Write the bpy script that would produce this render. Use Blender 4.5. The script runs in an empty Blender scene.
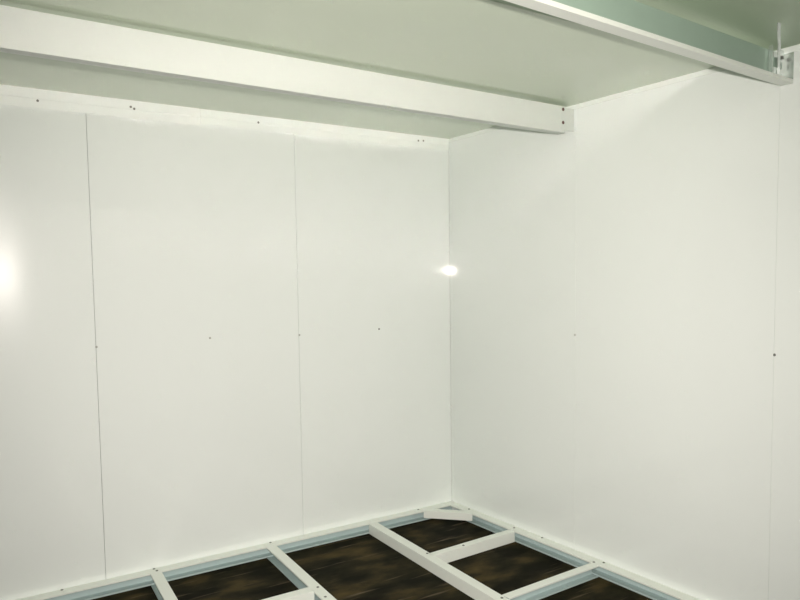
import bpy, bmesh, math, random
from mathutils import Vector, Matrix

random.seed(4)
scn = bpy.context.scene
COL = scn.collection

# ------------------------------------------------------------------ materials
def mat(name, col, rough=.5, metal=0.0, spec=.5, var=0.0, vscale=3.0, bump=0.0, bscale=60.0):
    m = bpy.data.materials.new(name)
    m.use_nodes = True
    nt = m.node_tree
    b = nt.nodes['Principled BSDF']
    b.inputs['Roughness'].default_value = rough
    b.inputs['Metallic'].default_value = metal
    b.inputs['Specular IOR Level'].default_value = spec
    b.inputs['Base Color'].default_value = (*col, 1)
    tc = nt.nodes.new('ShaderNodeTexCoord')
    if var:
        n = nt.nodes.new('ShaderNodeTexNoise')
        n.inputs['Scale'].default_value = vscale
        n.inputs['Detail'].default_value = 5
        nt.links.new(tc.outputs['Object'], n.inputs['Vector'])
        mx = nt.nodes.new('ShaderNodeMix')
        mx.data_type = 'RGBA'
        mx.inputs['A'].default_value = (*[c * (1 - var) for c in col], 1)
        mx.inputs['B'].default_value = (*[min(1, c * (1 + var)) for c in col], 1)
        nt.links.new(n.outputs['Fac'], mx.inputs['Factor'])
        nt.links.new(mx.outputs['Result'], b.inputs['Base Color'])
    if bump:
        n2 = nt.nodes.new('ShaderNodeTexNoise')
        n2.inputs['Scale'].default_value = bscale
        nt.links.new(tc.outputs['Object'], n2.inputs['Vector'])
        bp = nt.nodes.new('ShaderNodeBump')
        bp.inputs['Strength'].default_value = bump
        bp.inputs['Distance'].default_value = .002
        nt.links.new(n2.outputs['Fac'], bp.inputs['Height'])
        nt.links.new(bp.outputs['Normal'], b.inputs['Normal'])
    return m

WALL = mat('glossy_white_panel', (.80, .845, .82), rough=.24, spec=.22, var=.012, vscale=1.3)
_b = WALL.node_tree.nodes['Principled BSDF']            # lacquer over the coloured coat
_b.inputs['Coat Weight'].default_value = .55
_b.inputs['Coat Roughness'].default_value = .052
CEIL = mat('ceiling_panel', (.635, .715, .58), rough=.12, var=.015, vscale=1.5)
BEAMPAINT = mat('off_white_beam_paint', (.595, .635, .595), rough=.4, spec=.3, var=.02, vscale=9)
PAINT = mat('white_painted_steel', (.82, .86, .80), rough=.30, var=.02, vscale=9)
TRIM = mat('white_trim', (.80, .845, .81), rough=.25, var=.012, vscale=6)
GREY = mat('grey_back_coat', (.325, .43, .36), rough=.45, var=.06, vscale=10)
FRAMEGREY = mat('grey_frame_coat', (.46, .57, .56), rough=.4, var=.06, vscale=10)
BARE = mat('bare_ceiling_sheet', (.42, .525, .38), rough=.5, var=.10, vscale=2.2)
GALV = mat('galvanised_steel', (.74, .78, .76), rough=.26, metal=.85, var=.12, vscale=30)
ZINC = mat('zinc_screw', (.16, .17, .15), rough=.45, metal=.3)
PALE = mat('painted_screw', (.38, .40, .36), rough=.4)
RUST = mat('rusty_screw', (.11, .055, .045), rough=.6)
GAP = mat('joint_foam', (.30, .30, .26), rough=.9)  # dull grey backing that is visible through the panel joints

def floor_mat():
    m = bpy.data.materials.new('dirty_dark_floor')
    m.use_nodes = True
    nt = m.node_tree
    b = nt.nodes['Principled BSDF']
    b.inputs['Roughness'].default_value = .85
    b.inputs['Specular IOR Level'].default_value = .10
    tc = nt.nodes.new('ShaderNodeTexCoord')
    mp = nt.nodes.new('ShaderNodeMapping')
    mp.inputs['Scale'].default_value = (2.2, 3.8, 1)
    mp.inputs['Rotation'].default_value = (0, 0, .25)
    nt.links.new(tc.outputs['Object'], mp.inputs['Vector'])
    n = nt.nodes.new('ShaderNodeTexNoise')
    n.inputs['Scale'].default_value = 1.6
    n.inputs['Detail'].default_value = 6
    n.inputs['Roughness'].default_value = .52
    nt.links.new(mp.outputs['Vector'], n.inputs['Vector'])
    r = nt.nodes.new('ShaderNodeValToRGB')
    e = r.color_ramp.elements
    e[0].position = .40; e[0].color = (.0075, .007, .003, 1)
    e[1].position = .76; e[1].color = (.085, .060, .022, 1)
    k = r.color_ramp.elements.new(.54); k.color = (.023, .020, .009, 1)
    nt.links.new(n.outputs['Fac'], r.inputs['Fac'])
    # pale scuffs
    mp2 = nt.nodes.new('ShaderNodeMapping')
    mp2.inputs['Scale'].default_value = (1.2, 14, 1)
    mp2.inputs['Rotation'].default_value = (0, 0, -.1)
    nt.links.new(tc.outputs['Object'], mp2.inputs['Vector'])
    n2 = nt.nodes.new('ShaderNodeTexNoise')
    n2.inputs['Scale'].default_value = 2.4
    n2.inputs['Detail'].default_value = 6
    nt.links.new(mp2.outputs['Vector'], n2.inputs['Vector'])
    r2 = nt.nodes.new('ShaderNodeValToRGB')
    r2.color_ramp.elements[0].position = .62
    r2.color_ramp.elements[1].position = .80
    nt.links.new(n2.outputs['Fac'], r2.inputs['Fac'])
    mx = nt.nodes.new('ShaderNodeMix'); mx.data_type = 'RGBA'
    nt.links.new(r2.outputs['Color'], mx.inputs['Factor'])
    nt.links.new(r.outputs['Color'], mx.inputs['A'])
    mx.inputs['B'].default_value = (.13, .10, .065, 1)
    nt.links.new(mx.outputs['Result'], b.inputs['Base Color'])
    bp = nt.nodes.new('ShaderNodeBump')
    bp.inputs['Strength'].default_value = .5
    bp.inputs['Distance'].default_value = .004
    nt.links.new(n.outputs['Fac'], bp.inputs['Height'])
    nt.links.new(bp.outputs['Normal'], b.inputs['Normal'])
    return m
FLOOR = floor_mat()

# ------------------------------------------------------------------ helpers
def obj(name, bm, mats, parent=None, bevel=0.0, smooth=False):
    bmesh.ops.recalc_face_normals(bm, faces=bm.faces)
    me = bpy.data.meshes.new(name)
    bm.to_mesh(me); bm.free()
    for m in (mats if isinstance(mats, (list, tuple)) else [mats]):
        me.materials.append(m)
    if smooth:
        for p in me.polygons: p.use_smooth = True
    o = bpy.data.objects.new(name, me)
    COL.objects.link(o)
    if parent: o.parent = parent
    if bevel:
        md = o.modifiers.new('bevel', 'BEVEL')
        md.width = bevel; md.segments = 2; md.limit_method = 'ANGLE'; md.angle_limit = math.radians(50)
    return o

def tag(o, label, cat=None, group=None, kind=None):
    o['label'] = label
    if cat: o['category'] = cat
    if group: o['group'] = group
    if kind: o['kind'] = kind
    return o

def thing(name, loc, label, cat, group=None, kind=None):
    o = bpy.data.objects.new(name, None)
    o.empty_display_size = .05
    o.location = loc
    COL.objects.link(o)
    return tag(o, label, cat, group, kind)

def add_box(bm, a, b, mi=0):
    x0, y0, z0 = a; x1, y1, z1 = b
    v = [bm.verts.new(p) for p in ((x0,y0,z0),(x1,y0,z0),(x1,y1,z0),(x0,y1,z0),(x0,y0,z1),(x1,y0,z1),(x1,y1,z1),(x0,y1,z1))]
    for f in ((0,3,2,1),(4,5,6,7),(0,1,5,4),(1,2,6,5),(2,3,7,6),(3,0,4,7)):
        bm.faces.new([v[i] for i in f]).material_index = mi
    return v

def box(a, b):
    bm = bmesh.new(); add_box(bm, a, b); return bm

def profile_bm(outer, inner, A, B, uvec, wvec=(0, 0, 1), grey_lip=False):
    """thin section swept from A to B; outer run of points painted (0), inner run grey (1)"""
    A, B, u, w = Vector(A), Vector(B), Vector(uvec).normalized(), Vector(wvec)
    bm = bmesh.new()
    pts = outer + inner[::-1]
    ra = [bm.verts.new(A + u * p[0] + w * p[1]) for p in pts]
    rb = [bm.verts.new(B + u * p[0] + w * p[1]) for p in pts]
    n, no = len(pts), len(outer)
    for i in range(n):
        j = (i + 1) % n
        f = bm.faces.new((ra[i], ra[j], rb[j], rb[i]))
        f.material_index = 1 if no <= i < n - 1 or (grey_lip and i in (0, n - 1)) else 0
    for r in (ra, rb):
        for i in range(no - 1):                     # the cut end, one quad per wall of the section
            bm.faces.new((r[i], r[i + 1], r[n - 2 - i], r[n - 1 - i])).material_index = 0
    return bm

def channel(A, B, uvec, w, h, lip_lo, lip_hi, t=.0025, grey_lip=False):
    """C section: web at u=0, flanges towards +u, lips turned in; z from 0 to h above A"""
    outer = [(w, lip_lo), (w, 0), (0, 0), (0, h), (w, h), (w, h - lip_hi)]
    inner = [(w - t, lip_lo), (w - t, t), (t, t), (t, h - t), (w - t, h - t), (w - t, h - lip_hi)]
    return profile_bm(outer, inner, A, B, uvec, grey_lip=grey_lip)

def screw(parent, loc, n, r=.0055, m=None, label=None):
    """pan head with a washer and a cross slot, facing along n"""
    bm = bmesh.new()
    rings = [(r * 1.35, 0), (r * 1.35, .0010), (r, .0011), (r * .95, .0026), (r * .55, .0036)]
    seg = 12
    prev = None
    for rad, z in rings:
        cur = [bm.verts.new((rad * math.cos(2*math.pi*k/seg), rad * math.sin(2*math.pi*k/seg), z)) for k in range(seg)]
        if prev:
            for k in range(seg):
                bm.faces.new((prev[k], prev[(k+1) % seg], cur[(k+1) % seg], cur[k]))
        else:
            bm.faces.new(cur[::-1])
        prev = cur
    bm.faces.new(prev)
    for s in ((r*.5, r*.1), (r*.1, r*.5)):
        add_box(bm, (-s[0], -s[1], .0034), (s[0], s[1], .0039))
    q = Vector((0, 0, 1)).rotation_difference(Vector(n))
    bmesh.ops.transform(bm, matrix=Matrix.Translation(loc) @ q.to_matrix().to_4x4(), verts=bm.verts)
    o = obj('screw', bm, m or ZINC)
    o.parent = parent
    o.matrix_parent_inverse = Matrix.Translation(-parent.location)
    return o

def part(name, bm, mats, parent, **k):
    """a part built in room coordinates, parented to a thing whose origin is elsewhere"""
    o = obj(name, bm, mats, None, **k)
    o.parent = parent
    o.matrix_parent_inverse = Matrix.Translation(-parent.location)
    return o

# ------------------------------------------------------------------ room dimensions
H = 2.484            # ceiling
ZF = -.066           # floor under the frame; frame tops are z = 0
XL = -4.58           # left wall
YF = -6.4            # wall behind the photographer
JX = [0, -1.1397, -2.2793, -3.4190, XL]        # back wall joints
JY = [0, -1.1460, -2.2867, -3.4300, -4.5730, YF]
G = .0009

# --- floor
tag(obj('floor', box((XL-.2, YF-.2, ZF-.12), (.2, .2, ZF)), FLOOR), 'dark brown stained bare floor under the white steel frame', 'floor', kind='structure')

# --- back wall: sandwich panels in front of a foam core line
wb = tag(obj('wall_back', box((XL, .026, ZF), (.0, .10, H)), GAP), 'glossy white panelled wall with two dark vertical joints, facing the camera', 'wall', kind='structure')

def flat_panel_back(x0, x1):
    bm = bmesh.new()
    c = .0022
    pr = [(x0 + G, .025), (x0 + G, c), (x0 + G + c, 0), (x1 - G - c, 0), (x1 - G, c), (x1 - G, .025)]
    a = [bm.verts.new((x, y, ZF)) for x, y in pr]
    b = [bm.verts.new((x, y, H)) for x, y in pr]
    for i in range(len(pr)):
        j = (i + 1) % len(pr)
        bm.faces.new((a[i], a[j], b[j], b[i]))
    bm.faces.new(a); bm.faces.new(b[::-1])
    return bm

def dished_panel_back(x0, x1):
    """sheet with an added dish around middle height, shaped to steer the flash highlight"""
    bm = bmesh.new()
    nx, nz = 96, 48
    X = [x0 + G + (x1 - x0 - 2*G) * i / nx for i in range(nx + 1)]
    Z = [ZF + (H - ZF) * k / nz for k in range(nz + 1)]
    S = .0755                                         # steepest slope of the dish
    prof = [0.0]
    for i in range(nx, 0, -1):
        x = .5 * (X[i] + X[i-1])
        if x > -2.50: s = S * .5 * (1 - math.cos(math.pi * (x1 - x) / (x1 + 2.50))) * .55
        elif x > -2.66: s = S * (.55 + .45 * .5 * (1 - math.cos(math.pi * (-2.50 - x) / .16)))
        elif x > -2.78: s = S * (1 - .25 * (-2.66 - x) / .12)
        else: s = S * .75 * math.cos(math.pi * min(1, (-2.78 - x) / .60))
        prof.append(prof[-1] + s * (X[i] - X[i-1]))
    prof = prof[::-1]
    g = []
    for k, z in enumerate(Z):
        e = min(1, max(0, min(z - ZF, H - z) / .70))
        w = e * e * (3 - 2 * e)
        g.append([bm.verts.new((x, max(0, prof[i]) * w * .92, z)) for i, x in enumerate(X)])
    for k in range(nz):
        for i in range(nx):
            bm.faces.new((g[k][i], g[k][i+1], g[k+1][i+1], g[k+1][i]))
    return bm

for i in range(4):
    x1, x0 = JX[i], JX[i+1]
    if i == 2:  # this panel's dish is invented, to bring the flash highlight into view
        p = obj('panel', dished_panel_back(x0, x1), WALL, wb, smooth=True)
        tag(p, 'white sheet panel, slight dish added to steer the flash highlight')
    else:
        p = obj('panel', flat_panel_back(x0, x1), WALL, wb)
# screws at mid height on the back wall
for x, z in ((-.576, 1.230), (-1.1365, 1.221), (-1.683, 1.233), (-2.2765, 1.220)):
    screw(wb, (x, -.0004, z), (0, -1, 0), r=.0045, m=ZINC if abs(x + .576) < .01 else PALE)

# --- right wall
wr = tag(obj('wall_right', box((.026, YF, ZF), (.10, .10, H)), GAP), 'glossy white panelled wall on the right with faint joints', 'wall', kind='structure')
for i in range(5):
    y1, y0 = JY[i], JY[i+1]
    c = .0003; g = .0006
    pr = [(.025, y0 + g), (c, y0 + g), (0, y0 + g + c), (0, y1 - g - c), (c, y1 - g), (.025, y1 - g)]
    bm = bmesh.new()
    a = [bm.verts.new((x, y, ZF)) for x, y in pr]
    b = [bm.verts.new((x, y, H)) for x, y in pr]
    for k in range(len(pr)):
        j = (k + 1) % len(pr)
        bm.faces.new((a[k], a[j], b[j], b[k]))
    bm.faces.new(a); bm.faces.new(b[::-1])
    obj('panel', bm, WALL, wr)
for y, z in ((-1.143, 1.225), (-2.290, 1.203)):
    screw(wr, (-.0004, y, z), (-1, 0, 0), r=.0045, m=PALE if y > -2 else ZINC)

# --- unseen sides of the room
tag(obj('wall_left', box((XL-.1, YF, ZF), (XL, .1, H)), WALL), 'plain white wall closing the room on the left, outside the view', 'wall', kind='structure')
tag(obj('wall_front', box((XL-.1, YF-.1, ZF), (.1, YF, H)), WALL), 'plain white wall behind the camera', 'wall', kind='structure')

# --- ceiling: pale sheets from the back wall to the second beam, bare sheets before it
ce = tag(obj('ceiling', box((XL-.1, YF-.1, H+.012), (.1, .1, H+.09)), GAP), 'flat sheet ceiling above the two steel beams', 'ceiling', kind='structure')
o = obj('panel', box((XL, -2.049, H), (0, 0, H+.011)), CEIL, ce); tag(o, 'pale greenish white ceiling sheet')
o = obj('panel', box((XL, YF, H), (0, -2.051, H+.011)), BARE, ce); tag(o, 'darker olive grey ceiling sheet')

# ------------------------------------------------------------------ trims
def back_trim(name, x0, x1, z_leg, z_skirt, label):
    bm = bmesh.new()
    # stepped cover strip: thick leg above, thin skirt below
    pr = [(0, H), (-.0045, H), (-.0045, z_leg + .003), (-.003, z_leg), (-.0016, z_leg - .0005), (-.0016, z_skirt), (0, z_skirt)]
    a = [bm.verts.new((x0, y, z)) for y, z in pr]
    b = [bm.verts.new((x1, y, z)) for y, z in pr]
    for i in range(len(pr)):
        j = (i + 1) % len(pr)
        bm.faces.new((a[i], a[j], b[j], b[i]))
    bm.faces.new(a); bm.faces.new(b[::-1])
    return tag(obj(name, bm, TRIM), label, 'trim', kind='structure')

t1 = back_trim('trim_1', XL, -1.7020, 2.436, 2.392, 'white cover strip along the top of the back wall, left length')
t2 = back_trim('trim_2', -1.6980, -.004, 2.441, 2.405, 'white cover strip along the top of the back wall, right length ending in the corner')
for tr, x, z in ((t1, -2.495, 2.4275), (t1, -2.062, 2.450), (t1, -2.045, 2.442), (t2, -1.364, 2.446), (t2, -.254, 2.449), (t2, -.214, 2.452)):
    screw(tr, (x, -.0045, z), (0, -1, 0), r=.0045)
bm = box((-.0042, YF, H-.024), (-.0002, -.004, H))
tag(obj('trim_3', bm, TRIM), 'narrow white strip along the top of the right wall', 'trim', kind='structure')
# inside corner angle
bm = bmesh.new()
pr = [(-.0002, -.0004), (-.0022, -.0004), (-.0022, -.024), (-.0002, -.024)]
a = [bm.verts.new((x, y, .004)) for x, y in pr]
b = [bm.verts.new((x, y, H-.03)) for x, y in pr]
for i in range(len(pr)):
    j = (i + 1) % len(pr)
    bm.faces.new((a[i], a[j], b[j], b[i]))
bm.faces.new(a); bm.faces.new(b[::-1])
tag(obj('trim_4', bm, WALL), 'slim white vertical angle in the corner between back and right walls', 'trim', kind='structure')

# ------------------------------------------------------------------ ceiling beams
BG = 'white steel channel beams under the ceiling'
def yline(y0, slope, x): return y0 + slope * (-x)

# far beam: smooth web towards the camera, flanges pointing to the back wall
b1 = thing('ceiling_beam', (-2.3, -1.16, 2.329), 'white steel ceiling beam nearer the back wall, smooth face and two rusty screws', 'beam', BG)
A = (-.068, -1.131, 2.329); B = (XL + .002, -1.131 - .018 * 4.53, 2.329)
d = Vector(B) - Vector(A); u = Vector((-d.y, d.x, 0)).normalized()
if u.y < 0: u = -u
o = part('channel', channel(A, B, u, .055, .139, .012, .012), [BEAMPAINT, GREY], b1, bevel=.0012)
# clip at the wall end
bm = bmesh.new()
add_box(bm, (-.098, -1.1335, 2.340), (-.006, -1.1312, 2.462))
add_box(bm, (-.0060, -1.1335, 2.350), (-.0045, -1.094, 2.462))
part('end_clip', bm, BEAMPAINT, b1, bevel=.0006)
for z in (2.451, 2.381):
    s = screw(b1, (-.088, -1.1336, z), (0, -1, 0), r=.007, m=RUST, label='rusty')
# near beam: open side towards the camera
b2 = thing('ceiling_beam', (-2.3, -2.40, 2.332), 'white steel ceiling beam at upper right, open side showing its grey inside', 'beam', BG)
A = (-.008, -2.292, 2.332); B = (XL + .002, -2.292 - .058 * 4.57, 2.332)
d = Vector(B) - Vector(A); u = Vector((-d.y, d.x, 0)).normalized()
if u.y > 0: u = -u
t = .0025                                            # web rises plain to just under the ceiling; only the lower flange is lipped
outer = [(.053, .016), (.053, 0), (0, 0), (0, .130)]
inner = [(.053 - t, .016), (.053 - t, t), (t, t), (t, .130)]
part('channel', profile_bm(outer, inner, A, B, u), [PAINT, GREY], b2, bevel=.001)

# bracket fixed to the wall inside the open end
br = thing('angle_bracket', (-.05, -2.32, 2.352), 'shiny galvanised bracket in the open end of the upper right beam', 'bracket')
bm = bmesh.new()
yb = -2.3025
# plate facing the camera, with an oval slot
def slot_plate(bm, x0, x1, z0, z1, y0, y1, cx, cz, sw, sh):
    n = 16
    outer, inner = [], []
    for k in range(n):
        a = 2*math.pi*(k+.5)/n
        c, s = math.cos(a), math.sin(a)
        inner.append((cx + sw*c, cz + sh*s))
        m = max(abs(c)/1.0, abs(s)/1.0)
        hx = (x1-x0)/2; hz = (z1-z0)/2; mx = (x0+x1)/2; mz = (z0+z1)/2
        outer.append((mx + hx*c/m, mz + hz*s/m))
    F = [[bm.verts.new((x, y, z)) for x, z in ring] for y in (y0, y1) for ring in (outer, inner)]
    for k in range(n):
        j = (k+1) % n
        bm.faces.new((F[0][k], F[0][j], F[1][j], F[1][k]))
        bm.faces.new((F[2][j], F[2][k], F[3][k], F[3][j]))
        bm.faces.new((F[0][j], F[0][k], F[2][k], F[2][j]))
        bm.faces.new((F[1][k], F[1][j], F[3][j], F[3][k]))
slot_plate(bm, -.054, -.003, 2.350, 2.472, yb-.003, yb, -.030, 2.408, .006, .016)
part('slotted_plate', bm, GALV, br, bevel=.0006)
bm = bmesh.new()
add_box(bm, (-.003, -2.343, 2.350), (-.0002, yb, 2.472))
part('wall_leg', bm, GALV, br)
bm = bmesh.new()
add_box(bm, (-.118, yb-.002, 2.350), (-.092, yb, 2.474))
add_box(bm, (-.120, yb-.018, 2.350), (-.117, yb, 2.474))
add_box(bm, (-.092, yb-.006, 2.370), (-.054, yb-.003, 2.395))
add_box(bm, (-.092, yb-.006, 2.435), (-.054, yb-.003, 2.455))
part('folded_flange', bm, GALV, br, bevel=.0006)
bm = bmesh.new()
bmesh.ops.create_cone(bm, cap_ends=True, segments=6, radius1=.008, radius2=.008, depth=.007,
                      matrix=Matrix.Translation((-.030, yb-.0065, 2.440)) @ Matrix.Rotation(math.pi/2, 4, 'X'))
part('bolt', bm, ZINC, br)

# bent strap from the ceiling down to the lip
bm = bmesh.new()
path = [(-.322, -2.458, H), (-.290, -2.440, 2.463), (-.235, -2.412, 2.432), (-.190, -2.385, 2.400), (-.150, -2.362, 2.370), (-.134, -2.351, 2.348)]
wd, tk = .0085, .002
prev = None
for p in path:
    x, y, z = p
    cur = [bm.verts.new(q) for q in ((x-wd, y-tk, z), (x+wd, y-tk, z), (x+wd, y+tk, z), (x-wd, y+tk, z))]
    if prev:
        for k in range(4):
            bm.faces.new((prev[k], prev[(k+1) % 4], cur[(k+1) % 4], cur[k]))
    else: bm.faces.new(cur)
    prev = cur
bm.faces.new(prev[::-1])
tag(obj('hanger_strap', bm, GALV), 'thin bent metal strap hanging from ceiling in front of the shiny bracket', 'strap')

# ------------------------------------------------------------------ floor frame
FG = 'white steel floor frame members'
HF = .065
def member(name, A, B, u, w, label, cat, lips=(.009, .009), scr=(), group=None):
    th = thing(name, ((A[0]+B[0])/2, (A[1]+B[1])/2, ZF), label, cat, group)
    A = (A[0], A[1], -HF); B = (B[0], B[1], -HF)
    part('channel', channel(A, B, u, w, HF, *lips, grey_lip=True), [PAINT, FRAMEGREY], th, bevel=.001)
    for (x, y) in scr:
        screw(th, (x, y, .0002), (0, 0, 1), r=.0055)
    return th

# perimeter, lying against the walls, open towards the room
member('floor_rail', (-.002, -.001), (-3.9, -.001), (0, -1, 0), .064, 'white floor channel lying along the foot of the back wall', 'floor rail',
       scr=((-2.492, -.013), (-2.036, -.011), (-2.030, -.045), (-1.362, -.012), (-.300, -.02)), group='perimeter floor rails')
member('floor_rail', (-.001, -.067), (-.001, -3.2), (-1, 0, 0), .064, 'white floor channel lying along the foot of the right wall', 'floor rail',
       scr=((-.02, -.215), (-.03, -.672), (-.014, -.90), (-.055, -1.338), (-.018, -1.375)), group='perimeter floor rails')

def joist(x0, slope, open_left, label, scr=()):
    y0, y1 = -.068, -3.1
    d = Vector((-slope, -1, 0)).normalized()
    L = (y0 - y1)
    if open_left:   # web on the right-hand side, opening to the left
        A = (x0, y0); B = (x0 - slope * L, y1)
        u = Vector((-1, slope, 0))
    else:           # web on the left-hand side
        A = (x0 - .058, y0); B = (x0 - .058 - slope * L, y1)
        u = Vector((1, -slope, 0))
    member('floor_joist', A, B, u, .058, label, 'floor joist', scr=scr, group='joists of the floor frame')

joist(-2.012, .085, True, 'leftmost white floor joist, running from the back wall beneath the dark left joint', scr=())
joist(-1.352, .075, True, 'white floor joist with grey inner side, second from the left', scr=((-1.425, -.746), (-1.447, -.870)))
joist(-.658, .060, False, 'white floor joist nearest the corner, carrying the two cross pieces to the right wall', scr=((-.712, -.700), (-.757, -1.385)))

CG = 'cross pieces of the floor frame'
member('cross_member', (-.070, -.722), (-.702, -.752), (-.047, 1, 0), .050, 'short white cross piece nearer the corner, from the joist to the right rail', 'cross member',
       scr=((-.47, -.722),), group=CG)
member('cross_member', (-.070, -1.333), (-.733, -1.357), (.036, -1, 0), .051, 'white cross piece at bottom centre, grey inside showing, butting the right rail', 'cross member', group=CG)
member('cross_member', (-1.459, -.775), (-2.115, -.775), (0, 1, 0), .060, 'white cross piece at bottom edge, left of the second joist', 'cross member', group=CG)

# diagonal corner piece: its top leg lies on both rails, its web hangs between them
gp = thing('corner_brace', (-.18, -.19, -.045), 'short white diagonal channel piece lying across the frame in the far corner', 'brace')
A = (-.292, -.071, -.045); B = (-.070, -.312, -.045)
d = Vector(B) - Vector(A)
u = Vector((-d.y, d.x, 0)).normalized()
if u.x < 0: u = -u
outer = [(0, 0), (0, .049), (.055, .049)]
inner = [(.0025, 0), (.0025, .0465), (.055, .0465)]
bm = profile_bm(outer, inner, A, B, u)
part('angle', bm, [PAINT, GREY], gp, bevel=.0008)

# ------------------------------------------------------------------ camera
cam = bpy.data.cameras.new('camera')
co = bpy.data.objects.new('camera', cam)
COL.objects.link(co)
yaw, pitch, roll = .5989, -.0720, -.0122
F = Vector((math.sin(yaw)*math.cos(pitch), math.cos(yaw)*math.cos(pitch), math.sin(pitch)))
R = Vector((math.cos(yaw), -math.sin(yaw), 0)); U = R.cross(F)
R2 = R*math.cos(roll) + U*math.sin(roll); U2 = -R*math.sin(roll) + U*math.cos(roll)
loc = Vector((-1.2331, -1.6162, .6236)) * 2.48
M = Matrix((R2, U2, -F)).transposed().to_4x4()
M.translation = loc
co.matrix_world = M
cam.sensor_width = 36
cam.lens = 735.73 / 800 * 36
cam.shift_x = -11.676 / 800
cam.shift_y = 32.192 / 800
cam.clip_start = .02
scn.camera = co

# ------------------------------------------------------------------ the camera's flash, the room's only light
fl = bpy.data.lights.new('flash', 'SPOT')
fl.energy = 585
fl.color = (1.0, .915, .858)
fl.spot_size = math.radians(96)
fl.spot_blend = 1.0
fl.shadow_soft_size = .022
fo = bpy.data.objects.new('flash', fl)
COL.objects.link(fo)
fo.location = loc + U2 * .115 - R2 * .006 - F * .01
fo.rotation_euler = (F * math.cos(.08) - R2 * .015 - U2 * .065).to_track_quat('-Z', 'Y').to_euler()

w = bpy.data.worlds.new('world')
scn.world = w
w.use_nodes = True
w.node_tree.nodes['Background'].inputs['Color'].default_value = (.8, .85, .8, 1)
w.node_tree.nodes['Background'].inputs['Strength'].default_value = 0.0

scn.view_settings.view_transform = 'Standard'
scn.view_settings.look = 'None'
scn.view_settings.gamma = 1.0
scn.view_settings.exposure = 0.0
scn.cycles.max_bounces = 16
scn.cycles.diffuse_bounces = 10
scn.cycles.glossy_bounces = 8
scn.cycles.sample_clamp_indirect = 0
scn.cycles.use_denoising = True
scn.cycles.blur_glossy = 0.0
